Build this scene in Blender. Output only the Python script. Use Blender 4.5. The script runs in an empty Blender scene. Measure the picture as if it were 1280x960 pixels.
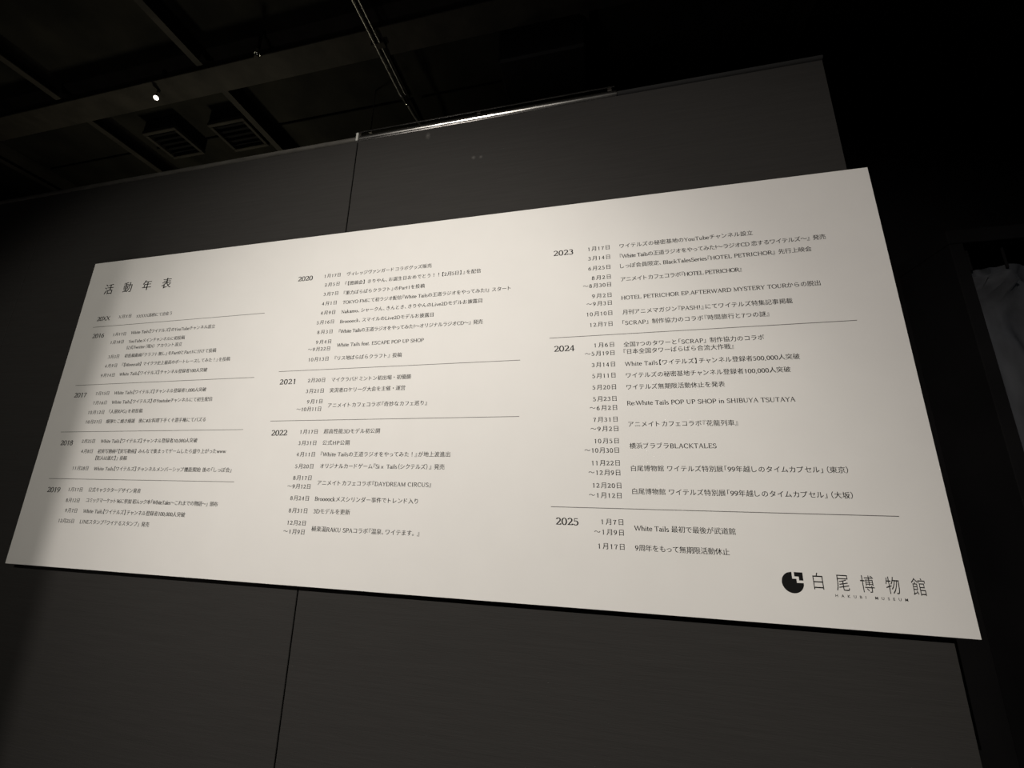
import bpy, math, random
from mathutils import Matrix, Vector

S = bpy.context.scene
COL = S.collection
random.seed(4)

# ------------------------------------------------------------------ camera
cam_data = bpy.data.cameras.new('camera')
cam_data.sensor_width = 36.0
cam_data.lens = 494.0 / 1280.0 * 36.0
cam_data.clip_start = 0.05
cam = bpy.data.objects.new('camera', cam_data)
COL.objects.link(cam)
M = Matrix(((0.97889306, 0.03485035, 0.20137982), (0.20379785, -0.240335, -0.94905507), (0.01532371, 0.97006419, -0.24236469))).to_4x4()
M.translation = (2.17785, -1.17782, 1.47162)
cam.matrix_world = M
S.camera = cam

# ------------------------------------------------------------------ world, exposure
S.view_settings.view_transform = 'Standard'
S.view_settings.look = 'None'
S.view_settings.exposure = 0.0
S.view_settings.gamma = 1.0
S.view_settings.use_curve_mapping = False
w = bpy.data.worlds.new('dark_hall')
S.world = w
w.use_nodes = True
w.node_tree.nodes['Background'].inputs[0].default_value = (0.5, 0.52, 0.6, 1)
w.node_tree.nodes['Background'].inputs[1].default_value = 0.004

def spot(name, loc, aim, power, size, blend, radius, color):
    l = bpy.data.lights.new(name, 'SPOT')
    l.energy = power; l.spot_size = math.radians(size); l.spot_blend = blend
    l.shadow_soft_size = radius; l.color = color
    o = bpy.data.objects.new(name, l); COL.objects.link(o)
    o.location = loc
    o.rotation_euler = (Vector(aim) - Vector(loc)).to_track_quat('-Z', 'Y').to_euler()
    return o
KEY = Vector((1.00, -3.20, 3.06)); KEY_AIM = Vector((2.174, 0.0, 0.987))
FILL = Vector((1.48, -3.20, 3.06)); FILL_AIM = Vector((0.845, 0.0, 0.90))
spot('key_spotlight', KEY, KEY_AIM, 353, 83.7, 1.0, 0.0028, (1.0, 0.93, 0.86))
spot('fill_spotlight', FILL, FILL_AIM, 138, 73.7, 0.49, 0.03, (1.0, 0.95, 0.85))
# unseen lamps added to lift the ceiling, behind the wall and behind the viewer
spot('ceiling_fill_rear', (-0.5, 1.05, 1.9), (-0.4, 0.55, 3.9), 26, 120, 1.0, 0.15, (1.0, 0.93, 0.68))
spot('ceiling_fill_front', (0.8, -1.6, 0.4), (0.4, 0.2, 3.9), 16, 110, 1.0, 0.3, (1.0, 0.92, 0.86))
spot('curtain_fill', Vector((5.2, -0.4, 3.55)), Vector((4.8, 1.1, 1.9)), 7, 60, 1.0, 0.05, (0.80, 0.88, 1.0))  # added lamp that gives the curtain its faint bluish light

# ------------------------------------------------------------------ helpers
def material(name, color, rough=0.8, metal=0.0, noise=0.0, scale=(20, 20, 20), bump=0.0, bscale=None, spec=0.3):
    m = bpy.data.materials.new(name); m.use_nodes = True
    nt = m.node_tree; b = nt.nodes['Principled BSDF']
    b.inputs['Base Color'].default_value = (*color, 1)
    b.inputs['Roughness'].default_value = rough
    b.inputs['Metallic'].default_value = metal
    b.inputs['Specular IOR Level'].default_value = spec
    tc = nt.nodes.new('ShaderNodeTexCoord')
    if noise:
        mp = nt.nodes.new('ShaderNodeMapping'); mp.inputs['Scale'].default_value = scale
        n = nt.nodes.new('ShaderNodeTexNoise'); n.inputs['Scale'].default_value = 1; n.inputs['Detail'].default_value = 5
        r = nt.nodes.new('ShaderNodeValToRGB')
        r.color_ramp.elements[0].position = 0.3; r.color_ramp.elements[1].position = 0.7
        r.color_ramp.elements[0].color = (*[c * (1 - noise) for c in color], 1)
        r.color_ramp.elements[1].color = (*[c * (1 + noise) for c in color], 1)
        nt.links.new(tc.outputs['Object'], mp.inputs[0]); nt.links.new(mp.outputs[0], n.inputs['Vector'])
        nt.links.new(n.outputs['Fac'], r.inputs[0]); nt.links.new(r.outputs[0], b.inputs['Base Color'])
    if bump:
        mp = nt.nodes.new('ShaderNodeMapping'); mp.inputs['Scale'].default_value = bscale or scale
        n = nt.nodes.new('ShaderNodeTexNoise'); n.inputs['Scale'].default_value = 1; n.inputs['Detail'].default_value = 3
        bp = nt.nodes.new('ShaderNodeBump'); bp.inputs['Strength'].default_value = bump; bp.inputs['Distance'].default_value = 0.003
        nt.links.new(tc.outputs['Object'], mp.inputs[0]); nt.links.new(mp.outputs[0], n.inputs['Vector'])
        nt.links.new(n.outputs['Fac'], bp.inputs['Height']); nt.links.new(bp.outputs[0], b.inputs['Normal'])
    return m

class MB:
    """collects simple solids and builds them as one mesh object"""
    def __init__(s): s.v = []; s.f = []; s.smooth = []
    def add(s, v, f, sm=False):
        k = len(s.v); s.v += [tuple(p) for p in v]; s.f += [tuple(i + k for i in q) for q in f]; s.smooth += [sm] * len(f)
        return s
    def box(s, x0, x1, y0, y1, z0, z1, c=0.0):
        if c <= 0:
            v = [(x, y, z) for z in (z0, z1) for y in (y0, y1) for x in (x0, x1)]
            s.add(v, [(0, 2, 3, 1), (4, 5, 7, 6), (0, 1, 5, 4), (2, 6, 7, 3), (0, 4, 6, 2), (1, 3, 7, 5)])
        else:           # chamfered box
            v = []; idx = {}
            for i, x in enumerate((x0, x1)):
                for j, y in enumerate((y0, y1)):
                    for k, z in enumerate((z0, z1)):
                        sx, sy, sz = (1, -1)[i], (1, -1)[j], (1, -1)[k]
                        for a in range(3):
                            p = [x + sx * c, y + sy * c, z + sz * c]; p[a] = (x, y, z)[a]
                            idx[i, j, k, a] = len(v); v.append(tuple(p))
            f = []
            for a in range(3):
                b, d = [q for q in range(3) if q != a]
                for s_ in (0, 1):
                    q = []
                    for tb, td in ((0, 0), (1, 0), (1, 1), (0, 1)):
                        key = [0, 0, 0]; key[a] = s_; key[b] = tb; key[d] = td; q.append(idx[(*key, a)])
                    f.append(tuple(q))
                for tb in (0, 1):                    # edges along axis a
                    for td in (0, 1):
                        k0 = [0, 0, 0]; k0[b] = tb; k0[d] = td; k1 = list(k0); k1[a] = 1
                        f.append((idx[(*k0, b)], idx[(*k1, b)], idx[(*k1, d)], idx[(*k0, d)]))
            for i in (0, 1):
                for j in (0, 1):
                    for k in (0, 1): f.append(tuple(idx[i, j, k, a] for a in range(3)))
            s.add(v, f)
        return s
    def tube(s, p0, p1, r0, r1=None, n=14, cap=True):
        p0, p1 = Vector(p0), Vector(p1); r1 = r0 if r1 is None else r1
        d = (p1 - p0).normalized(); u = d.orthogonal().normalized(); t = d.cross(u)
        v = []
        for p, r in ((p0, r0), (p1, r1)):
            for i in range(n):
                a = 2 * math.pi * i / n; v.append(p + r * (math.cos(a) * u + math.sin(a) * t))
        s.add(v, [(i, (i + 1) % n, n + (i + 1) % n, n + i) for i in range(n)], True)
        if cap: s.add(v, [tuple(range(n))[::-1], tuple(range(n, 2 * n))])
        return s
    def path(s, pts, r, n=10):
        for a, b in zip(pts, pts[1:]): s.tube(a, b, r, n=n)
        return s
    def ball(s, c, r, nz=10, n=16, sz=1.0):
        v = []
        for i in range(nz + 1):
            t = math.pi * i / nz
            for j in range(n):
                a = 2 * math.pi * j / n
                v.append((c[0] + r * math.sin(t) * math.cos(a), c[1] + r * math.sin(t) * math.sin(a), c[2] + r * sz * math.cos(t)))
        s.add(v, [(i * n + j, i * n + (j + 1) % n, (i + 1) * n + (j + 1) % n, (i + 1) * n + j) for i in range(nz) for j in range(n)], True)
        return s
    def build(s, name, mat, parent=None, kind=None):
        me = bpy.data.meshes.new(name); me.from_pydata(s.v, [], s.f); me.validate()
        me.materials.append(mat)
        if any(s.smooth) and len(me.polygons) == len(s.smooth): me.polygons.foreach_set('use_smooth', s.smooth)
        o = bpy.data.objects.new(name, me); COL.objects.link(o)
        if parent: o.parent = parent; o.matrix_parent_inverse = Matrix.Translation(-parent.location)
        if kind: o['kind'] = kind
        return o

def thing(name, label, cat, loc=(0, 0, 0), group=None):
    o = bpy.data.objects.new(name, None); COL.objects.link(o); o.location = loc
    o.empty_display_size = 0.1
    o['label'] = label; o['category'] = cat
    if group: o['group'] = group
    return o
def tag(o, label, cat, group=None):
    o['label'] = label; o['category'] = cat
    if group: o['group'] = group
    return o

BLACK_WALL = material('matte_black_wall_sheet', (0.036, 0.0345, 0.033), 0.9, noise=0.06, scale=(5, 5, 160), bump=0.25, bscale=(25, 25, 420), spec=0.12)
CORE = material('panel_core', (0.02, 0.02, 0.02), 0.9)
WHITE = material('white_board_print', (0.80, 0.79, 0.765), 0.6, noise=0.012, scale=(9, 9, 9), bump=0.06, bscale=(120, 120, 120), spec=0.25)
EDGE = material('board_edge', (0.45, 0.44, 0.42), 0.7)
INK = material('grey_black_ink', (0.018, 0.0175, 0.017), 0.7, spec=0.2)
INK_THIN = material('grey_line_ink', (0.11, 0.105, 0.10), 0.6, spec=0.2)
INK_BLACK = material('black_ink', (0.008, 0.008, 0.008), 0.6, spec=0.2)
DECK = material('black_painted_deck', (0.016, 0.015, 0.012), 0.9, noise=0.45, scale=(4, 4, 4), bump=0.4, bscale=(30, 30, 30), spec=0.2)
BEAM = material('sooty_beam_paint', (0.036, 0.032, 0.027), 0.75, noise=0.35, scale=(7, 7, 7), bump=0.3, bscale=(60, 60, 60))
STEEL = material('dull_steel', (0.42, 0.41, 0.39), 0.42, metal=0.9, noise=0.3, scale=(6, 40, 40))
ALU = material('brushed_aluminium', (0.62, 0.61, 0.58), 0.22, metal=1.0, noise=0.25, scale=(7, 60, 60), bump=0.2, bscale=(9, 90, 90))
PLASTIC = material('pale_plastic', (0.55, 0.55, 0.52), 0.5)
CHROME = material('chrome', (0.85, 0.84, 0.82), 0.18, metal=1.0)
FIXTURE = material('black_lamp_housing', (0.012, 0.012, 0.012), 0.5)
CURTAIN = material('blue_grey_curtain_cloth', (0.080, 0.084, 0.093), 0.9, noise=0.25, scale=(14, 14, 4), bump=0.3, bscale=(200, 200, 200))
SOOT = material('black_room_wall', (0.010, 0.0095, 0.010), 0.9, noise=0.3, scale=(2, 2, 2), spec=0.15)
CARPET = material('dark_floor_carpet', (0.022, 0.021, 0.022), 0.95, noise=0.3, scale=(90, 90, 90), bump=0.5, bscale=(300, 300, 300))

def scuffs(m, marks):
    """rubbed pale marks on the sheet, each with a place and a size of its own"""
    nt = m.node_tree; b = nt.nodes['Principled BSDF']; tc = nt.nodes.new('ShaderNodeTexCoord')
    src = b.inputs['Base Color'].links[0].from_socket
    ns = nt.nodes.new('ShaderNodeTexNoise'); ns.inputs['Scale'].default_value = 140; nt.links.new(tc.outputs['Object'], ns.inputs['Vector'])
    for (x, z, rx, rz, k) in marks:
        mp = nt.nodes.new('ShaderNodeMapping'); mp.inputs['Location'].default_value = (-x / rx, 0, -z / rz); mp.inputs['Scale'].default_value = (1 / rx, 0, 1 / rz)
        ln = nt.nodes.new('ShaderNodeVectorMath'); ln.operation = 'LENGTH'
        mr = nt.nodes.new('ShaderNodeMapRange'); mr.inputs[1].default_value = 1.0; mr.inputs[2].default_value = 0.0; mr.inputs[3].default_value = 0.0; mr.inputs[4].default_value = k
        mu = nt.nodes.new('ShaderNodeMath'); mu.operation = 'MULTIPLY'
        mx = nt.nodes.new('ShaderNodeMixRGB'); mx.inputs[2].default_value = (0.16, 0.155, 0.145, 1)
        nt.links.new(tc.outputs['Object'], mp.inputs[0]); nt.links.new(mp.outputs[0], ln.inputs[0]); nt.links.new(ln.outputs['Value'], mr.inputs[0])
        nt.links.new(mr.outputs[0], mu.inputs[0]); nt.links.new(ns.outputs['Fac'], mu.inputs[1])
        nt.links.new(mu.outputs[0], mx.inputs[0]); nt.links.new(src, mx.inputs[1]); src = mx.outputs[0]
    nt.links.new(src, b.inputs['Base Color'])
scuffs(BLACK_WALL, [(1.554, 2.837, 0.012, 0.020, 0.9), (1.753, 2.695, 0.010, 0.010, 0.9), (1.782, 2.693, 0.009, 0.009, 0.7)])

# ------------------------------------------------------------------ the room
CZ = 3.95
MB().box(-3.2, 6.6, -5.2, 1.45, -0.1, 0.0).build('floor', CARPET, kind='structure')
ceiling = MB().box(-3.2, 6.6, -5.2, 1.45, CZ, CZ + 0.1).build('ceiling', DECK, kind='structure')
MB().box(-3.2, 6.6, 1.45, 1.55, 0.0, CZ).build('wall_back', SOOT, kind='structure')
MB().box(-3.2, 6.6, -5.3, -5.2, 0.0, CZ).build('wall_front', SOOT, kind='structure')
MB().box(-3.3, -3.2, -5.2, 1.45, 0.0, CZ).build('wall_left', SOOT, kind='structure')
MB().box(6.6, 6.7, -5.2, 1.45, 0.0, CZ).build('wall_right', SOOT, kind='structure')

# exposed ceiling: two headers along the room, joists across it, and a deck of boards
for y0, y1, z0 in ((0.20, 0.34, 3.78), (-1.45, -1.31, 3.78), (-4.1, -3.96, 3.78)):
    b = MB()
    b.box(-3.2, 6.6, y0, y1, z0, z0 + 0.012, 0.002)
    b.box(-3.2, 6.6, (y0 + y1) / 2 - 0.005, (y0 + y1) / 2 + 0.005, z0 + 0.012, CZ - 0.012)
    b.box(-3.2, 6.6, y0, y1, CZ - 0.012, CZ)
    b.build('ceiling_beam', BEAM, ceiling)
jm = None
for i in range(9):
    x = -2.2 + 1.1 * i
    if abs(x - 1.1) < 0.01: continue
    for (ya, yb) in ((0.35, 1.45), (-1.30, 0.19), (-3.95, -1.46)):
        b = MB()
        b.box(x - 0.022, x + 0.022, ya, yb, 3.80, 3.806)
        b.box(x - 0.022, x - 0.017, ya, yb, 3.806, CZ)
        b.build('ceiling_joist', BEAM, ceiling)
for i in range(9):          # deck boards seen between the joists
    for k in range(3):
        x0 = -2.178 + 1.1 * i; y0 = 0.35 + 0.37 * k
        if x0 > 5.6: continue
        z = CZ - 0.018 - 0.004 * random.random()
        MB().box(x0 + 0.01, x0 + 1.036, y0 + 0.006, y0 + 0.36, z, CZ - 0.001, 0.003).build('deck_board', DECK, ceiling)

# vent frames fixed below the deck near the wall top
def vent(x0, x1, y0, y1, label):
    t = thing('ceiling_vent', label, 'vent', ((x0 + x1) / 2, (y0 + y1) / 2, 3.80), 'square vents in the black ceiling')
    b = MB(); wd = 0.022
    b.box(x0, x1, y0, y0 + wd, 3.80, 3.83, .003).box(x0, x1, y1 - wd, y1, 3.80, 3.83, .003)
    b.box(x0, x0 + wd, y0 + wd, y1 - wd, 3.80, 3.83, .003).box(x1 - wd, x1, y0 + wd, y1 - wd, 3.80, 3.83, .003)
    b.build('vent_frame', BEAM, t)
    MB().box(x0 + 0.004, x1 - 0.004, y0 + 0.004, y1 - 0.004, 3.831, CZ - 0.024).build('duct_neck', SOOT, t)
    n = 5
    for i in range(n):
        yy = y0 + wd + (i + 0.5) * (y1 - y0 - 2 * wd) / n
        MB().add([(x0 + wd, yy - .008, 3.806), (x1 - wd, yy - .008, 3.806), (x1 - wd, yy + .008, 3.824), (x0 + wd, yy + .008, 3.824),
                  (x0 + wd, yy - .006, 3.805), (x1 - wd, yy - .006, 3.805), (x1 - wd, yy + .010, 3.823), (x0 + wd, yy + .010, 3.823)],
                 [(0, 1, 2, 3), (7, 6, 5, 4), (0, 4, 5, 1), (2, 6, 7, 3)]) .build('vent_slat', SOOT, t)
vent(-0.34, -0.05, 0.53, 0.76, 'dark square ceiling vent close above the wall top, nearest the joist')
vent(-0.86, -0.58, 0.50, 0.73, 'dark square ceiling vent further along the ceiling towards the sprinkler')

# conduit pair hanging under the header, ending in a steel coupling and a bent flexible tail
t = thing('conduit', 'thin pair of steel conduits crossing the ceiling towards the wall top', 'pipe', (1.1, 0.3, 3.76))
MB().tube((1.085, -2.9, 3.765), (1.085, 0.58, 3.765), 0.0085).build('pipe', STEEL, t)
MB().tube((1.115, -2.9, 3.765), (1.115, 0.58, 3.765), 0.0065).build('pipe', STEEL, t)
MB().box(1.06, 1.14, -1.40, -1.37, 3.76, 3.79, .002).build('clamp', BEAM, t)
MB().box(1.06, 1.14, 0.255, 0.285, 3.757, 3.79, .002).build('clamp', BEAM, t)
MB().tube((1.1, 0.555, 3.765), (1.1, 0.60, 3.765), 0.021).ball((1.1, 0.61, 3.765), 0.018).build('coupling', CHROME, t)
MB().path([(1.1, 0.61, 3.765), (1.105, 0.70, 3.768), (1.12, 0.80, 3.775), (1.13, 0.95, 3.80), (1.13, 1.10, 3.86), (1.13, 1.16, 3.93)], 0.012).build('flexible_tail', STEEL, t)
# thin threaded rod coming down beyond it
t = tag(MB().tube((0.86, 0.62, 3.60), (0.86, 0.62, 3.93), 0.004, n=8).tube((0.86, 0.62, 3.595), (0.86, 0.62, 3.615), 0.011, n=6).build('hanger_rod', STEEL),
        'thin vertical hanger rod with a nut dangling above the panel joint', 'rod')

def sprinkler(x, y, z, label, m, tilt):
    t = thing('sprinkler_head', label, 'sprinkler', (x, y, z), 'sprinkler heads in the ceiling')
    MB().tube((x, y, z + 0.03), (x, y, CZ - 0.022), 0.008, n=10).build('drop_pipe', FIXTURE, t)
    MB().tube((x, y, z + 0.004), (x, y, z + 0.034), 0.014, 0.011).ball((x, y, z), 0.012, sz=0.7).build('nozzle', CHROME, t)
    n = Vector(tilt).normalized(); c = Vector((x, y, z))
    MB().tube(c + n * 0.017, c + n * 0.020, 0.013, n=18).tube(c, c + n * 0.018, 0.003, n=8).build('deflector', m, t)
sprinkler(-0.37, 0.25, 3.72, 'small chrome sprinkler head glinting in the dark ceiling', CHROME, (0.51, -0.44, -0.74))  # deflector tilted so it mirrors the added low lamp as a glint
sprinkler(0.41, 0.18, 3.76, 'faint small sprinkler head nearer the conduits', BEAM, (0, 0, -1))  # deflector darkened so this head does not glint

# short black duct, hardly lit
t = thing('ventilation_duct', 'long black rectangular duct running across the dark ceiling', 'duct', (1.98, 0.9, 3.6))
MB().box(1.75, 2.20, 0.36, 1.40, 3.60, 3.92, 0.01).build('duct_body', FIXTURE, t)
MB().box(1.735, 2.215, 0.60, 0.63, 3.585, 3.935, 0.003).build('flange', FIXTURE, t)
MB().box(1.735, 2.215, 1.05, 1.08, 3.585, 3.935, 0.003).build('flange', FIXTURE, t)

# ------------------------------------------------------------------ temporary exhibition wall
WY = 0.0375           # front face of the wall; the board's front is y = 0
WT = 2.872            # top of the wall sheets
wall = MB().box(-2.25, 2.960, WY + 0.028, WY + 0.075, 0.0, WT - 0.004).build('wall_exhibition', CORE, kind='structure')
seams = [-2.255, -0.509, 1.232, 2.9725]
for a, b in zip(seams, seams[1:]):
    g0 = 0.0022 if a > -2 else 0; g1 = 0.0022 if b < 2.9 else 0
    MB().box(a + g0, b - g1, WY, WY + 0.028, 0.0, WT, 0.0015).build('wall_panel', BLACK_WALL, wall)
# metal capping along the top of the wall: split at the panel joint and where the highlight fades
def cap(x0, x1, m, label, r=0.015, bow=0.0):
    n = 10; b = MB(); prof = []
    for i in range(n + 1):
        a = -math.pi / 2 + math.pi * i / n
        prof.append((WY + 0.004 - 0.010 * math.cos(a), WT + r + r * math.sin(a)))
    prof += [(WY + 0.035, WT + 2 * r), (WY + 0.035, WT)]
    L = 24; v = []
    for k in range(L + 1):
        x = x0 + (x1 - x0) * k / L; d = bow * math.sin(math.pi * k / L)
        v += [(x, y, z + d * (1 if z > WT + r else 0)) for y, z in prof]
    P = len(prof)
    b.add(v, [(k * P + i, k * P + (i + 1) % P, (k + 1) * P + (i + 1) % P, (k + 1) * P + i) for k in range(L) for i in range(P)])
    b.add(v, [tuple(range(P)), tuple(range(L * P, L * P + P))[::-1]])
    return tag(b.build('wall_capping', m), label, 'metal trim')
DULL_CAP = material('dull_capping', (0.10, 0.095, 0.085), 0.65, metal=0.3, noise=0.3, scale=(10, 60, 60))  # duller and darker than the aluminium length
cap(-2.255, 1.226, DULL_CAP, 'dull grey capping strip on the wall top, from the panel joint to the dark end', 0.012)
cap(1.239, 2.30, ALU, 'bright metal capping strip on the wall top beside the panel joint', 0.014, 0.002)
cap(2.302, 2.9725, CORE, 'capping strip on the wall top near the wall end, coloured dark past the highlight', 0.010)  # dark colour stands in for the strip beyond the highlight
# thin rear rail showing as a bright line above the capping
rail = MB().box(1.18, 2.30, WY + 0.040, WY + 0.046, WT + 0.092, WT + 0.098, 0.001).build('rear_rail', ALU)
tag(rail, 'thin metal rail seen as a fine line just behind the bright capping', 'rail')
for x in (1.20, 1.75, 2.28): MB().box(x - 0.008, x + 0.008, WY + 0.047, WY + 0.056, WT - 0.05, WT + 0.096, .001).build('rail_bracket', BEAM, rail)

clip = MB().box(1.2265, 1.2375, WY - 0.010, WY + 0.03, WT - 0.004, WT + 0.036, 0.002)
tag(clip.build('joint_clip', PLASTIC), 'small pale clip closing the panel joint at the wall top', 'clip')

# ------------------------------------------------------------------ side passage with the curtain
t = thing('curtain', 'blue grey cloth curtain bunched at its top corner in the dark side passage', 'curtain', (4.75, 1.1, 0.05))
nx, nz = 120, 60
v = []; f = []
x0, x1 = 4.085, 5.60
for j in range(nz + 1):
    tz = j / nz
    z = 0.04 + (2.60 - 0.04) * tz
    for i in range(nx + 1):
        tx = i / nx
        x = x0 + (x1 - x0) * tx
        top = max(0.0, (tz - 0.80) / 0.20)
        fold = 0.030 * math.sin(tx * 30 + 1.4 * math.sin(tz * 3.0)) * (0.55 + 0.45 * tz) + 0.018 * math.sin(tx * 71 + tz * 5)
        # diagonal drape pulled towards the tied top corner
        dx, dz = x - x0, 2.60 - z
        drape = 0.045 * math.sin(9.0 * math.atan2(dz + 0.02, dx + 0.12)) * math.exp(-((dx * dx + dz * dz) / 0.55))
        bunch = -0.09 * math.exp(-(((dx - 0.12) / 0.07) ** 2 + ((dz - 0.10) / 0.05) ** 2)) + 0.035 * math.sin(dx * 100 + dz * 60) * math.exp(-((dx / 0.25) ** 2 + ((dz - 0.1) / 0.09) ** 2))
        v.append((x, 1.16 + fold * (1 - 0.5 * top) + drape + bunch, z + 0.02 * math.sin(tx * 9) * top))
for j in range(nz):
    for i in range(nx):
        a = j * (nx + 1) + i; f.append((a, a + 1, a + nx + 2, a + nx + 1))
m = MB(); m.add(v, f, True)
cl = m.build('cloth', CURTAIN, t)
sm = cl.modifiers.new('thickness', 'SOLIDIFY'); sm.thickness = 0.004
fr = MB()
fr.box(4.03, 4.09, 1.08, 1.44, 0.0, 2.72, 0.003)
fr.box(4.03, 5.8, 1.08, 1.44, 2.722, 2.80, 0.003)
fr.box(5.74, 5.80, 1.08, 1.44, 0.0, 2.72, 0.003)
fr.build('surround', SOOT, t)
for i in range(10):
    MB().tube((4.16 + i * 0.155, 1.16, 2.60), (4.16 + i * 0.155, 1.16, 2.715), 0.006, n=8).build('curtain_hook', SOOT, t)

# ------------------------------------------------------------------ spotlights on their track (behind and above the viewer)
tr = thing('lighting_track', 'black lighting track hung below the ceiling facing the printed board', 'track', (1.7, -3.23, 3.35))
MB().box(0.2, 3.6, -3.25, -3.21, 3.33, 3.35, 0.002).build('track_rail', FIXTURE, tr)
for x in (0.5, 1.9, 3.3):
    MB().tube((x, -3.23, 3.35), (x, -3.23, 3.94), 0.005, n=8).build('track_rod', FIXTURE, tr)
def spotlight(P, A, label, door=None):
    t = thing('spotlight', label, 'spotlight', tuple(P), 'spotlights on the ceiling track')
    d = (A - P).normalized(); up = Vector((0, 0, 1)); s = d.cross(up).normalized(); u = s.cross(d)
    q = P - d * 0.02
    b = MB()
    n = 20; prof = [(-0.16, 0.02), (-0.16, 0.05), (-0.02, 0.055), (0.05, 0.055), (0.05, 0.051), (-0.015, 0.048), (-0.02, 0.0)]
    v = []
    for (h, r) in prof:
        for i in range(n):
            a = 2 * math.pi * i / n; v.append(q + d * h + r * (math.cos(a) * s + math.sin(a) * u))
    b.add(v, [(k * n + i, k * n + (i + 1) % n, (k + 1) * n + (i + 1) % n, (k + 1) * n + i) for k in range(len(prof) - 1) for i in range(n)], True)
    b.build('lamp_housing', FIXTURE, t)
    top = Vector((P.x, -3.23, 3.33))
    MB().tube(q - d * 0.08 + u * 0.05, top, 0.008).build('stem', FIXTURE, t)
    if door is not None:        # left barn door: its free edge cuts the beam
        e = Vector(door)        # point on the board's plane where the cut should fall
        r = (e - P).normalized(); far = P + r * 0.16
        hinge = P + d * 0.035 - s * 0.07
        b = MB(); hh = 0.11
        n_ = (far - hinge).cross(u).normalized() * 0.001
        z_ = Vector((0, 0, 1))      # the free edge hangs plumb, so the cut on the wall is plumb too
        pts = [hinge - z_ * hh * .6, far - z_ * hh, far + z_ * hh, hinge + z_ * hh * .6]
        b.add([p - n_ for p in pts] + [p + n_ for p in pts], [(0, 1, 2, 3), (7, 6, 5, 4), (0, 4, 5, 1), (1, 5, 6, 2), (2, 6, 7, 3), (3, 7, 4, 0)])
        b.build('barn_door', FIXTURE, t)
    return t
spotlight(KEY, KEY_AIM, 'black track spotlight with one barn door, aimed at the board', (0.156, 0, 1.8))
spotlight(FILL, FILL_AIM, 'black track spotlight without doors, aimed low at the board')

# ------------------------------------------------------------------ lettering
def arc(cx, cy, rx, ry, a0, a1, n=None):
    n = n or max(5, int(abs(a1 - a0) / 22))
    return [(cx + rx * math.cos(math.radians(a0 + (a1 - a0) * i / n)), cy + ry * math.sin(math.radians(a0 + (a1 - a0) * i / n))) for i in range(n + 1)]
# serif letter skeletons in hundredths of an em: advance, strokes drawn with a broad pen, light strokes, serif feet
G = {}
def g(ch, adv, strokes, thin=(), feet=()): G[ch] = (adv, strokes, thin, feet)
g('0', 50, [arc(25, 33, 18, 33, 0, 360)])
g('1', 50, [[(27, 0), (27, 66)]], [[(14, 55), (27, 65)]], [(27, 0)])
g('2', 50, [arc(24, 48, 16, 18, 160, -35) + [(8, 2)], [(8, 3), (43, 3)], [(43, 3), (44, 12)]])
g('3', 50, [arc(23, 50, 14, 16, 150, -80), arc(22, 18, 18, 18, 85, -150)])
g('4', 50, [[(33, 0), (33, 66)]], [[(33, 66), (5, 19), (46, 19)]], [(33, 0)])
g('5', 50, [[(13, 64), (39, 64)], arc(22, 21, 18, 21, 125, -150)], [[(13, 64), (11, 38)]])
g('6', 50, [arc(25, 20, 17, 20, 0, 360), [(8, 20), (11, 38), (21, 55), (38, 66)]])
g('7', 50, [[(42, 62), (29, 38), (22, 0)], [(9, 62), (42, 62)]], [[(9, 62), (8, 52)]])
g('8', 50, [arc(25, 50, 13, 15, 0, 360), arc(25, 17, 17, 18, 0, 360)])
g('9', 50, [arc(25, 46, 17, 20, 0, 360), [(42, 46), (39, 28), (29, 11), (12, 0)]])
g('A', 66, [[(33, 68), (58, 0)]], [[(33, 68), (9, 0)], [(17, 24), (49, 24)]], [(9, 0), (58, 0)])
g('B', 60, [[(14, 0), (14, 68)], [(14, 67)] + arc(32, 51, 16, 16, 90, -90) + [(14, 35)], [(14, 35)] + arc(34, 18, 18, 17, 90, -90) + [(14, 1)]], (), [(13, 0), (13, 67)])
g('C', 66, [arc(37, 34, 29, 34, 50, 312)], [[(56, 50), (56, 64)]])
g('D', 70, [[(14, 0), (14, 68)], [(14, 67)] + arc(32, 34, 31, 33, 90, -90) + [(14, 1)]], (), [(13, 0), (13, 67)])
g('E', 58, [[(14, 0), (14, 68)]], [[(14, 67), (50, 67), (50, 56)], [(14, 36), (41, 36)], [(41, 43), (41, 29)], [(14, 1), (52, 1), (52, 13)]], [(13, 0), (13, 67)])
g('F', 55, [[(14, 0), (14, 68)]], [[(14, 67), (49, 67), (49, 56)], [(14, 35), (40, 35)], [(40, 42), (40, 28)]], [(13, 0), (13, 67)])
g('G', 70, [arc(37, 34, 29, 34, 50, 330), [(60, 28), (60, 4)]], [[(56, 50), (56, 64)]], [(58, 28)])
g('H', 72, [[(14, 0), (14, 68)], [(58, 0), (58, 68)]], [[(14, 35), (58, 35)]], [(14, 0), (14, 67), (58, 0), (58, 67)])
g('I', 34, [[(17, 0), (17, 68)]], (), [(17, 0), (17, 67)])
g('K', 68, [[(14, 0), (14, 68)], [(24, 38), (58, 0)]], [[(14, 26), (54, 67)]], [(14, 0), (14, 67), (58, 0), (54, 67)])
g('L', 58, [[(14, 0), (14, 68)]], [[(14, 1), (52, 1), (52, 14)]], [(14, 0), (14, 67)])
g('M', 84, [[(14, 67), (40, 4)], [(69, 0), (69, 67)]], [[(14, 0), (14, 67)], [(40, 4), (69, 67)]], [(13, 0), (12, 67), (69, 0), (70, 67)])
g('N', 72, [[(14, 67), (58, 2)]], [[(14, 0), (14, 67)], [(58, 67), (58, 0)]], [(14, 0), (11, 67), (58, 67)])
g('O', 72, [arc(36, 34, 30, 34, 0, 360)])
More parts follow.
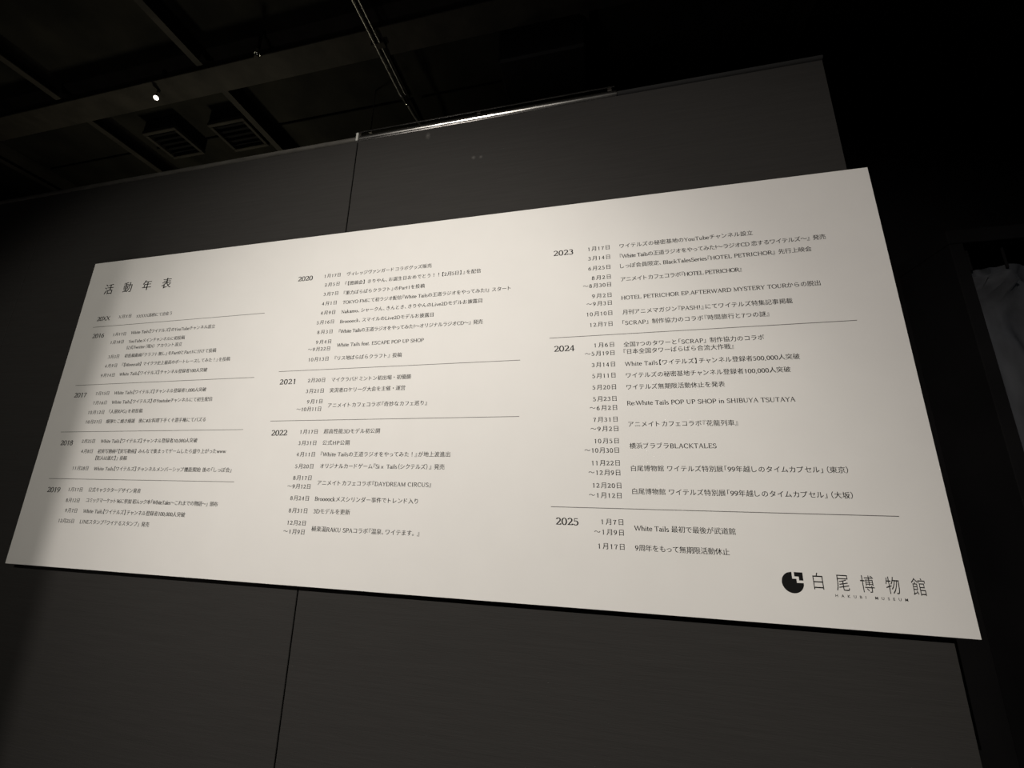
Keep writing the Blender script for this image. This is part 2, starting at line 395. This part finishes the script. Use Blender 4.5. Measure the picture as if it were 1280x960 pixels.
g('P', 57, [[(14, 0), (14, 68)], [(14, 67)] + arc(32, 49, 18, 18, 90, -90) + [(14, 31)]], (), [(14, 0), (13, 67)])
g('R', 64, [[(14, 0), (14, 68)], [(14, 67)] + arc(32, 50, 17, 17, 90, -90) + [(14, 33)], [(32, 33), (55, 0)]], (), [(14, 0), (13, 67), (57, 0)])
g('S', 54, [arc(27, 51, 17, 16, 45, 215)[:] + arc(27, 17, 19, 18, 40, -140)], [[(43, 52), (43, 65)], [(9, 3), (9, 17)]])
g('T', 62, [[(31, 0), (31, 67)]], [[(6, 55), (7, 67), (55, 67), (56, 55)]], [(31, 0)])
g('U', 70, [[(14, 67), (14, 24)] + arc(35, 24, 21, 24, 190, 270)], [arc(35, 24, 21, 24, 270, 350) + [(56, 67)]], [(14, 67), (56, 67)])
g('V', 66, [[(8, 67), (33, 1)]], [[(33, 1), (58, 67)]], [(8, 67), (58, 67)])
g('W', 94, [[(7, 67), (28, 1)], [(47, 67), (67, 1)]], [[(28, 1), (47, 67)], [(67, 1), (88, 67)]], [(7, 67), (47, 67), (88, 67)])
g('X', 66, [[(10, 67), (56, 0)]], [[(56, 67), (10, 0)]], [(10, 67), (56, 0), (56, 67), (10, 0)])
g('Y', 62, [[(7, 67), (31, 32), (31, 0)]], [[(55, 67), (31, 32)]], [(7, 67), (55, 67), (31, 0)])
g('a', 44, [arc(20, 32, 12, 13, 150, 0) + [(32, 6), (37, 0), (42, 4)], arc(19, 12, 12, 12, 80, 320)], [[(20, 24), (32, 28)]])
g('b', 50, [[(11, 72), (11, 4)], arc(27, 22, 17, 22, 130, -140)], (), [(8, 71)])
g('c', 43, [arc(25, 22, 18, 22, 45, 318)])
g('d', 50, [[(39, 72), (39, 0)], arc(23, 22, 17, 22, 50, 310)], (), [(36, 71), (42, 0)])
g('e', 44, [arc(23, 22, 17, 22, 10, 320)], [[(6, 25), (39, 25)]])
g('f', 32, [[(13, 0), (13, 56)] + arc(23, 58, 10, 12, 170, 50)], [[(4, 43), (28, 43)]], [(13, 0)])
g('h', 52, [[(12, 0), (12, 72)], arc(26, 28, 14, 15, 150, 0) + [(40, 0)]], (), [(12, 0), (40, 0), (9, 71)])
g('i', 27, [[(13, 0), (13, 44)], [(13, 60), (13, 65)]], (), [(13, 0), (10, 43)])
g('k', 52, [[(12, 0), (12, 72)], [(21, 24), (43, 0)]], [[(12, 16), (38, 43)]], [(12, 0), (44, 0), (9, 71), (38, 43)])
g('l', 27, [[(13, 0), (13, 72)]], (), [(13, 0), (10, 71)])
g('m', 78, [[(12, 0), (12, 44)], arc(25, 28, 13, 15, 150, 0) + [(38, 0)], arc(52, 28, 13, 15, 160, 0) + [(65, 0)]], (), [(12, 0), (38, 0), (65, 0), (9, 43)])
g('n', 52, [[(12, 0), (12, 44)], arc(26, 28, 14, 15, 150, 0) + [(40, 0)]], (), [(12, 0), (40, 0), (9, 43)])
g('o', 48, [arc(24, 22, 18, 22, 0, 360)])
g('p', 50, [[(11, 44), (11, -20)], arc(27, 22, 17, 22, 140, -140)], (), [(8, 43), (11, -20)])
g('r', 37, [[(12, 0), (12, 44)], arc(25, 29, 12, 14, 150, 55)], (), [(12, 0), (9, 43)])
g('s', 38, [arc(19, 33, 11, 11, 40, 215) + arc(19, 11, 13, 11, 40, -145)])
g('t', 31, [[(13, 58), (13, 10)] + arc(20, 8, 7, 8, 190, 310)], [[(4, 43), (27, 43)]])
g('u', 52, [[(11, 44), (11, 14)] + arc(23, 14, 12, 14, 190, 300), [(39, 44), (39, 0)]], (), [(8, 43), (36, 43), (42, 0)])
g('v', 47, [[(6, 44), (23, 1)]], [[(23, 1), (41, 44)]], [(6, 44), (41, 44)])
g('w', 68, [[(6, 44), (21, 1)], [(33, 44), (48, 1)]], [[(21, 1), (33, 44)], [(48, 1), (62, 44)]], [(6, 44), (33, 44), (62, 44)])
g(',', 25, [[(11, 4), (13, 0), (9, -10)]])
g('.', 25, [[(11, 0), (11, 6)]])
g(':', 25, [[(12, 4), (12, 9)], [(12, 36), (12, 41)]])
g('!', 34, [[(17, 20), (17, 70)], [(17, 0), (17, 6)]])
g('#', 52, [[(16, 4), (22, 62)], [(32, 4), (38, 62)]], [[(6, 22), (46, 22)], [(6, 43), (47, 43)]])
PA, PB = 5.7, 3.3          # half widths of the pen across and along

def pen(poly, k=1.0):
    """quads of a stroke drawn with an elliptical pen"""
    a, b = PA * k, PB * (1.0 if k == 1 else 0.9)
    out = []; P = [Vector(p) for p in poly]
    for p, q in zip(P, P[1:]):
        d = (q - p)
        if d.length < 1e-4: continue
        d.normalize(); n = Vector((-d.y, d.x)); h = math.hypot(a * n.x, b * n.y)
        o = Vector((a * a * n.x / h, b * b * n.y / h)); e = d * (0.35 * b)
        out.append([p + o - e, p - o - e, q - o + e, q + o + e])
    return out
cache = {}
def latin(ch):
    adv, st, thin, feet = G[ch]
    quads = []
    for s_ in st: quads += pen(s_)
    for s_ in thin: quads += pen(s_, 0.55)
    for (x, y) in feet:
        quads.append([Vector((x - 8, y - 1.6)), Vector((x + 8, y - 1.6)), Vector((x + 8, y + 1.6)), Vector((x - 8, y + 1.6))])
    v = []; f = []
    for q in quads:
        f.append(tuple(range(len(v), len(v) + 4))); v += [(p.x * 0.0109, p.y / 100) for p in q]
    return adv * 0.0109, v, f
def outline(ch, thin=-0.006, spread=0.014, res=2):
    """a glyph of Blender's own text object as flat faces; verticals kept heavier than horizontals"""
    c = bpy.data.curves.new('g', 'FONT'); c.body = ch; c.size = 1; c.offset = thin; c.resolution_u = res; c.fill_mode = 'FRONT'
    o = bpy.data.objects.new('g', c); COL.objects.link(o)
    dg = bpy.context.evaluated_depsgraph_get(); me = bpy.data.meshes.new_from_object(o.evaluated_get(dg))
    vv = [(p.co.x, p.co.y) for p in me.vertices]; ff = [tuple(p.vertices) for p in me.polygons]
    bpy.data.objects.remove(o, do_unlink=True); bpy.data.curves.remove(c); bpy.data.meshes.remove(me)
    v = []; f = []
    for k in ((-1, 1) if spread else (0,)):
        n = len(v); v += [(x + k * spread, y) for x, y in vv]; f += [tuple(i + n for i in q) for q in ff]
    return v, f
HALF_R = '「『【（'; HALF_L = '」』】）、。'
def glyph(ch):
    if ch in cache: return cache[ch]
    if ch == ' ': r = (0.33, [], [])
    elif ch == '　': r = (1.0, [], [])
    elif ch in G: r = latin(ch)
    else:
        v, f = outline(ch, -0.002, 0.006) if ch in '『』' else outline(ch)
        xs = [p[0] for p in v] or [0]
        if ch in HALF_R: d = 0.52 - max(xs); r = (0.55, [(x + d, y) for x, y in v], f)
        elif ch in HALF_L: d = 0.03 - min(xs); r = (0.62 if ch == '、' else 0.92, [(x + d, y) for x, y in v], f)
        else:                # centred on a full em
            d = 0.5 - (min(xs) + max(xs)) / 2
            if ch in 'っャッァィェョュ': d = 0.45 - (min(xs) + max(xs)) / 2
            r = (1.0 if ch not in 'っャッァィェョュ' else 0.9, [(x + d, y) for x, y in v], f)
    cache[ch] = r
    return r

# ------------------------------------------------------------------ the printed board
TOP = 2.40
board = thing('timeline_board', 'large white board printed with a dated timeline in three columns, mounted on the black wall', 'sign board', (1.5, 0.0, 1.15))
MB().box(0.0, 3.0, 0.0, 0.010, 1.15, 2.40, 0.0006).build('print_panel', WHITE, board)
b = MB()
b.box(0.06, 2.90, 0.0101, WY, 2.26, 2.32).box(0.06, 2.90, 0.0101, WY, 1.22, 1.28)
b.build('mounting_batten', CORE, board)
FY = -0.0004
def lettering(name, text, x0, x1, v, em, mat=INK, xs=1.0, single=False):
    """text from x0 to x1 (mm on the board) centred at v mm below its top"""
    gl = [glyph(c) for c in text]
    for i in range(len(text) - 1):      # closing brackets sit tight before particles and other brackets
        if text[i] in '」』】）' and text[i + 1] in 'のをが」』（にチ': gl[i] = (0.62, gl[i][1], gl[i][2])
    em_x = em * xs
    nat = sum(q[0] for q in gl) * em_x
    # ink margins of the first and last glyph
    l = min((p[0] for p in gl[0][1]), default=0) * em_x
    r = (gl[-1][0] - max((p[0] for p in gl[-1][1]), default=gl[-1][0])) * em_x
    track = ((x1 - x0) - (nat - l - r)) / max(1, len(gl) - 1)
    x = x0 - l; V = []; F = []
    for adv, gv, gf in gl:
        n = len(V)
        V += [((x + px * em_x) / 1000, FY, TOP - (v - (py - BASE) * em) / 1000) for px, py in gv]
        F += [tuple(i + n for i in q) for q in gf]
        x += adv * em_x + track
        if single and V:            # big letters stand as parts of their own
            m = MB(); m.v = V; m.f = F; m.smooth = [False] * len(F); m.build(name, mat, board); V = []; F = []
    if single: return
    m = MB(); m.v = V; m.f = F; m.smooth = [False] * len(F)
    return m.build(name, mat, board)
BASE = 0.36
EM = 17.9
# x from, x to and depth below the top edge, in millimetres on the board
ROWS = [
    ('Y', 2062.8, 2128.1, 182.5, '2023'),
    ('D', 2176.3, 2244.9, 180.1, '1月17日'),
    ('E', 2276.5, 2667.6, 180.5, 'ワイテルズの秘密基地のYouTubeチャンネル設立'),
    ('D', 2175.2, 2244.9, 214.8, '3月14日'),
    ('E', 2275.5, 2856.4, 217.2, '『White Tailsの王道ラジオをやってみた!～ラジオCD 恋するワイテルズ～』発売'),
    ('D', 2174.9, 2244.1, 250.9, '6月25日'),
    ('E', 2274.5, 2814.8, 252.4, 'しっぽ会員限定、BlackTalesSeries『HOTEL PETRICHOR』先行上映会'),
    ('D', 2184.9, 2244.2, 285.7, '8月2日'),
    ('D', 2156.4, 2243.8, 312.6, '～8月30日'),
    ('E', 2274.5, 2623.0, 299.1, 'アニメイトカフェコラボ『HOTEL PETRICHOR』'),
    ('D', 2183.6, 2243.7, 349.1, '9月2日'),
    ('D', 2165.6, 2243.3, 375.8, '～9月3日'),
    ('E', 2272.9, 2820.9, 362.5, 'HOTEL PETRICHOR EP.AFTERWARD MYSTERY TOURからの脱出'),
    ('D', 2165.3, 2243.3, 410.3, '10月10日'),
    ('E', 2274.1, 2743.2, 411.3, '月刊アニメマガジン『PASH!』にてワイテルズ特集記事掲載'),
    ('D', 2174.2, 2242.4, 446.2, '12月7日'),
    ('E', 2272.3, 2678.2, 446.6, '「SCRAP」制作協力のコラボ『時間旅行と7つの謎』'),
    ('L', 2047.0, 2890.8, 482.3, ''),
    ('Y', 2060.9, 2124.6, 518.4, '2024'),
    ('D', 2184.9, 2243.8, 514.3, '1月6日'),
    ('D', 2156.1, 2244.0, 540.9, '～5月19日'),
    ('E', 2271.6, 2656.6, 516.8, '全国7つのタワーと「SCRAP」制作協力のコラボ'),
    ('E', 2270.5, 2574.9, 539.4, '『日本全国タワーばらばら合流大作戦』'),
    ('D', 2174.5, 2243.9, 576.8, '3月14日'),
    ('E', 2272.2, 2737.7, 577.9, 'White Tails【ワイテルズ】チャンネル登録者500,000人突破'),
    ('D', 2174.9, 2243.7, 611.4, '5月11日'),
    ('E', 2273.9, 2710.0, 613.9, 'ワイテルズの秘密基地チャンネル登録者100,000人突破'),
    ('D', 2174.4, 2243.5, 647.3, '5月20日'),
    ('E', 2273.4, 2540.0, 649.7, 'ワイテルズ無期限活動休止を発表'),
    ('D', 2174.7, 2243.2, 682.7, '5月23日'),
    ('D', 2165.0, 2243.4, 709.7, '～6月2日'),
    ('E', 2272.3, 2709.9, 697.3, 'Re:White Tails POP UP SHOP in SHIBUYA TSUTAYA'),
    ('D', 2174.1, 2243.2, 744.4, '7月31日'),
    ('D', 2165.2, 2243.9, 771.8, '～9月2日'),
    ('E', 2272.5, 2561.0, 759.6, 'アニメイトカフェコラボ『花龍列車』'),
    ('D', 2175.5, 2243.6, 807.0, '10月5日'),
    ('D', 2146.1, 2243.0, 833.7, '～10月30日'),
    ('E', 2272.6, 2501.1, 821.5, '横浜ブラブラBLACKTALES'),
    ('D', 2165.6, 2243.4, 869.3, '11月22日'),
    ('D', 2155.6, 2243.4, 896.2, '～12月9日'),
    ('E', 2273.2, 2802.8, 883.9, '白尾博物館 ワイテルズ特別展「99年越しのタイムカプセル」（東京）'),
    ('D', 2166.3, 2244.3, 931.5, '12月20日'),
    ('D', 2155.1, 2243.7, 958.3, '～1月12日'),
    ('E', 2273.0, 2802.9, 946.2, '白尾博物館 ワイテルズ特別展「99年越しのタイムカプセル」（大坂）'),
    ('L', 2047.4, 2892.4, 993.0, ''),
    ('Y', 2060.5, 2124.0, 1030.6, '2025'),
    ('D', 2186.1, 2244.8, 1028.5, '1月7日'),
    ('D', 2166.2, 2244.7, 1055.4, '～1月9日'),
    ('E', 2272.2, 2524.2, 1042.0, 'White Tails 最初で最後が武道館'),
    ('D', 2175.7, 2244.8, 1091.6, '1月17日'),
    ('E', 2271.9, 2504.5, 1092.2, '9周年をもって無期限活動休止'),
    ('Y', 1081.5, 1145.7, 181.5, '2020'),
    ('D', 1195.9, 1263.9, 180.7, '1月17日'),
    ('D', 1202.4, 1264.3, 217.8, '2月5日'),
    ('D', 1202.4, 1263.7, 256.1, '3月7日'),
    ('D', 1202.2, 1262.6, 294.2, '4月1日'),
    ('D', 1202.2, 1262.2, 331.9, '4月9日'),
    ('D', 1190.9, 1262.0, 369.2, '5月16日'),
    ('D', 1199.6, 1261.7, 407.2, '8月3日'),
    ('D', 1199.9, 1261.7, 445.7, '9月4日'),
    ('D', 1170.6, 1261.0, 472.3, '～9月22日'),
    ('D', 1179.6, 1260.1, 510.6, '10月13日'),
    ('E', 1291.2, 1628.5, 181.3, 'ヴィレッジヴァンガードコラボグッズ販売'),
    ('E', 1288.7, 1812.4, 220.3, '『【闇鍋会】きりやん、お誕生日おめでとう！！【2月5日】』を配信'),
    ('E', 1287.4, 1607.6, 258.5, '『重力ばらばらクラフト』のPart1を投稿'),
    ('E', 1288.5, 1918.3, 296.0, 'TOKYO FMにて初ラジオ配信『White Tailsの王道ラジオをやってみた!』スタート'),
    ('E', 1288.0, 1820.3, 333.2, 'Nakamu、シャークん、きんとき、きりやんのLive2Dモデルお披露目'),
    ('E', 1287.7, 1648.2, 371.4, 'Broooock、スマイルのLive2Dモデルお披露目'),
    ('E', 1287.4, 1825.3, 409.7, '『White Tailsの王道ラジオをやってみた!～オリジナルラジオCD～』発売'),
    ('E', 1287.3, 1619.3, 461.7, 'White Tails feat. ESCAPE POP UP SHOP'),
    ('E', 1285.1, 1542.5, 511.0, '『リス地ばらばらクラフト』投稿'),
    ('L', 1062.8, 1953.2, 550.3, ''),
    ('Y', 1073.8, 1138.1, 589.0, '2021'),
    ('D', 1189.4, 1257.9, 588.4, '2月20日'),
    ('E', 1283.7, 1583.7, 589.4, 'マイクラバドミントン初出場・初優勝'),
    ('D', 1187.4, 1258.3, 627.1, '3月21日'),
    ('E', 1282.2, 1565.0, 627.3, '実況者ロケリーグ大会を主催・運営'),
    ('D', 1198.1, 1258.6, 664.9, '9月1日'),
    ('D', 1160.1, 1257.3, 691.5, '～10月11日'),
    ('E', 1282.6, 1646.6, 680.5, 'アニメイトカフェコラボ『奇妙なカフェ巡り』'),
    ('L', 1061.3, 1952.2, 731.0, ''),
    ('Y', 1073.6, 1138.0, 772.0, '2022'),
    ('D', 1188.5, 1256.1, 769.9, '1月17日'),
    ('E', 1280.3, 1488.1, 769.8, '超高性能3Dモデル初公開'),
    ('D', 1187.0, 1256.7, 808.1, '3月31日'),
    ('E', 1280.9, 1381.9, 807.8, '公式HP公開'),
    ('D', 1187.2, 1257.4, 846.1, '4月11日'),
    ('E', 1279.7, 1735.2, 845.8, '『White Tailsの王道ラジオをやってみた！』が地上波進出'),
    ('D', 1187.9, 1257.5, 885.4, '5月20日'),
    ('E', 1283.1, 1719.0, 884.2, 'オリジナルカードゲーム『Six Tails（シクテルズ）』発売'),
    ('D', 1187.3, 1256.7, 923.1, '8月17日'),
    ('D', 1169.7, 1256.8, 950.7, '～9月12日'),
    ('E', 1281.2, 1678.2, 938.2, 'アニメイトカフェコラボ『DAYDREAM CIRCUS』'),
    ('D', 1187.4, 1256.9, 988.0, '8月24日'),
    ('E', 1279.7, 1639.0, 988.1, 'Broooockメスシリンダー事件でトレンド入り'),
    ('D', 1188.3, 1257.2, 1026.8, '8月31日'),
    ('E', 1279.7, 1411.6, 1026.7, '3Dモデルを更新'),
    ('D', 1189.8, 1257.5, 1064.6, '12月2日'),
    ('D', 1179.5, 1257.7, 1091.5, '～1月9日'),
    ('E', 1281.6, 1650.7, 1080.6, '極楽湯RAKU SPAコラボ『温泉、ワイテます。』'),
    ('T', 101.7, 463.5, 138.0, '活動年表'),
    ('Y', 107.6, 179.2, 275.5, '20XX'),
    ('D', 226.2, 292.7, 274.2, 'X月X日'),
    ('E', 321.6, 506.0, 278.7, 'XXXXX高校にて出会う'),
    ('L', 98.3, 956.1, 313.0, ''),
    ('Y', 109.7, 172.9, 352.8, '2016'),
    ('D', 221.8, 289.9, 353.9, '1月17日'),
    ('E', 316.0, 736.0, 351.3, 'White Tails【ワイテルズ】のYouTubeチャンネル設立'),
    ('D', 220.3, 289.1, 388.5, '1月18日'),
    ('E', 314.9, 599.7, 389.5, 'YouTubeメインチャンネルに初投稿'),
    ('E', 312.8, 594.1, 416.8, '公式Twitter（現X）アカウント設立'),
    ('D', 227.9, 285.9, 452.0, '3月3日'),
    ('E', 315.1, 765.1, 452.0, '初投稿動画『クラフト無し』をPart0とPart1に分けて投稿'),
    ('D', 225.4, 287.4, 490.6, '4月9日'),
    ('E', 314.0, 837.2, 490.3, '『【Minecraft】マイクラ史上最高のボートレースしてみた！』を投稿'),
    ('D', 216.8, 288.2, 530.7, '9月14日'),
    ('E', 313.2, 742.2, 529.0, 'White Tails【ワイテルズ】チャンネル登録者100人突破'),
    ('L', 95.0, 960.8, 567.9, ''),
    ('Y', 103.9, 169.2, 608.9, '2017'),
    ('D', 216.4, 285.4, 605.9, '7月15日'),
    ('E', 311.7, 756.4, 606.2, 'White Tails【ワイテルズ】チャンネル登録者1,000人突破'),
    ('D', 216.1, 285.8, 644.1, '7月16日'),
    ('E', 311.8, 794.1, 643.9, 'White Tails【ワイテルズ】のYoutubeチャンネルにて初生配信'),
    ('D', 204.2, 286.6, 682.5, '10月12日'),
    ('E', 310.3, 477.2, 681.4, '『人狼RPG』を初投稿'),
    ('D', 205.4, 285.2, 720.5, '10月27日'),
    ('E', 309.8, 782.5, 720.4, '爆弾たこ焼き爆誕\u3000後に#お料理下手くそ選手権にてバズる'),
    ('L', 88.3, 953.6, 759.5, ''),
    ('Y', 104.6, 168.7, 801.7, '2018'),
    ('D', 212.3, 278.9, 796.5, '2月25日'),
    ('E', 308.1, 764.2, 796.8, 'White Tails【ワイテルズ】チャンネル登録者10,000人突破'),
    ('D', 223.8, 281.2, 835.2, '4月8日'),
    ('E', 307.6, 898.7, 835.4, '初実写動画『【実写動画】みんなで集まってゲームしたら盛り上がったwww'),
    ('E', 305.3, 457.8, 861.1, '【犯人は誰だ】』投稿'),
    ('D', 203.8, 282.5, 899.5, '11月28日'),
    ('E', 310.7, 935.4, 900.5, 'White Tails【ワイテルズ】チャンネルメンバーシップ機能開始 後の「しっぽ会」'),
    ('L', 97.1, 954.9, 940.0, ''),
    ('Y', 106.6, 171.4, 980.2, '2019'),
    ('D', 213.2, 281.5, 978.2, '1月17日'),
    ('E', 312.0, 559.6, 977.8, '公式キャラクターデザイン発表'),
    ('D', 215.2, 281.9, 1017.2, '8月12日'),
    ('E', 314.4, 905.6, 1015.2, 'コミックマーケット96に参加 初ムック本「WhiteTales～これまでの物語～」頒布'),
    ('D', 224.7, 283.5, 1053.8, '9月7日'),
    ('E', 313.5, 777.3, 1053.5, 'White Tails【ワイテルズ】チャンネル登録者100,000人突破'),
    ('D', 205.8, 281.9, 1090.7, '12月25日'),
    ('E', 311.8, 632.1, 1090.8, 'LINEスタンプ「ワイテるスタンプ」発売'),
    ('M', 2684.8, 2915.2, 1149.5, '白尾博物館'),
    ('S', 2727.7, 2875.1, 1178.2, 'HAKUBI MUSEUM'),
]
for k, x0, x1, v, t in ROWS:
    if k == 'Y': lettering('year_lettering', t, x0, x1, v, 27.5, INK, 1.12)
    elif k == 'D': lettering('date_lettering', t, x0, x1, v, EM)
    elif k == 'E': lettering('entry_lettering', t, x0, x1, v, EM)
    elif k == 'T': lettering('title_character', t, x0, x1, v, 52, INK, 1.0, True)
    elif k == 'L': MB().box(x0 / 1000, x1 / 1000, FY, 0.0, TOP - v / 1000 - 0.0008, TOP - v / 1000 + 0.0008).build('divider_line', INK_THIN, board)
    elif k == 'M':
        cache.clear()
        for c in t:
            vv, ff = outline(c, -0.005, 0.0, 3); xs_ = [p[0] for p in vv]; d = 0.5 - (min(xs_) + max(xs_)) / 2
            cache[c] = (1.0, [(x + d, y) for x, y in vv], ff)
        lettering('museum_name_character', t, x0, x1, v, 41, INK_BLACK, 0.74, True)
        cache.clear()
    elif k == 'S':
        for c in set(t):
            if c == ' ': cache[c] = (0.6, [], []); continue
            vv, ff = outline(c, 0.004, 0.008, 2); xs_ = [p[0] for p in vv]
            cache[c] = (max(xs_) - min(xs_) + 0.12, [(x - min(xs_) + 0.06, y) for x, y in vv], ff)
        lettering('museum_name_lettering', t, x0, x1, v, 8.8, INK_BLACK)
        cache.clear()

# emblem: a disc squared off at its upper corner and split by a stepped gap
def poly(name, pts, parent):
    n = len(pts)
    m = MB(); m.add([(x / 1000, FY, TOP - y / 1000) for x, y in pts] + [(x / 1000, 0.0, TOP - y / 1000) for x, y in pts],
                    [tuple(range(n))] + [(i, i + n, (i + 1) % n + n, (i + 1) % n) for i in range(n)])
    return m.build(name, INK_BLACK, parent)
cx, cy, r = 2639.9, 1155.3, 24.0
disc = [(cx + r * math.cos(math.radians(a)), cy - r * math.sin(math.radians(a))) for a in range(90, 361, 6)]
e = poly('emblem', disc + [(2649.0, 1155.5), (2649.0, 1146.5), (2639.9, 1146.5)], board)
poly('emblem_corner', [(2645.4, 1131.3), (2663.9, 1131.3), (2663.9, 1149.6), (2654.8, 1149.6), (2654.8, 1141.0), (2645.4, 1141.0)], board)
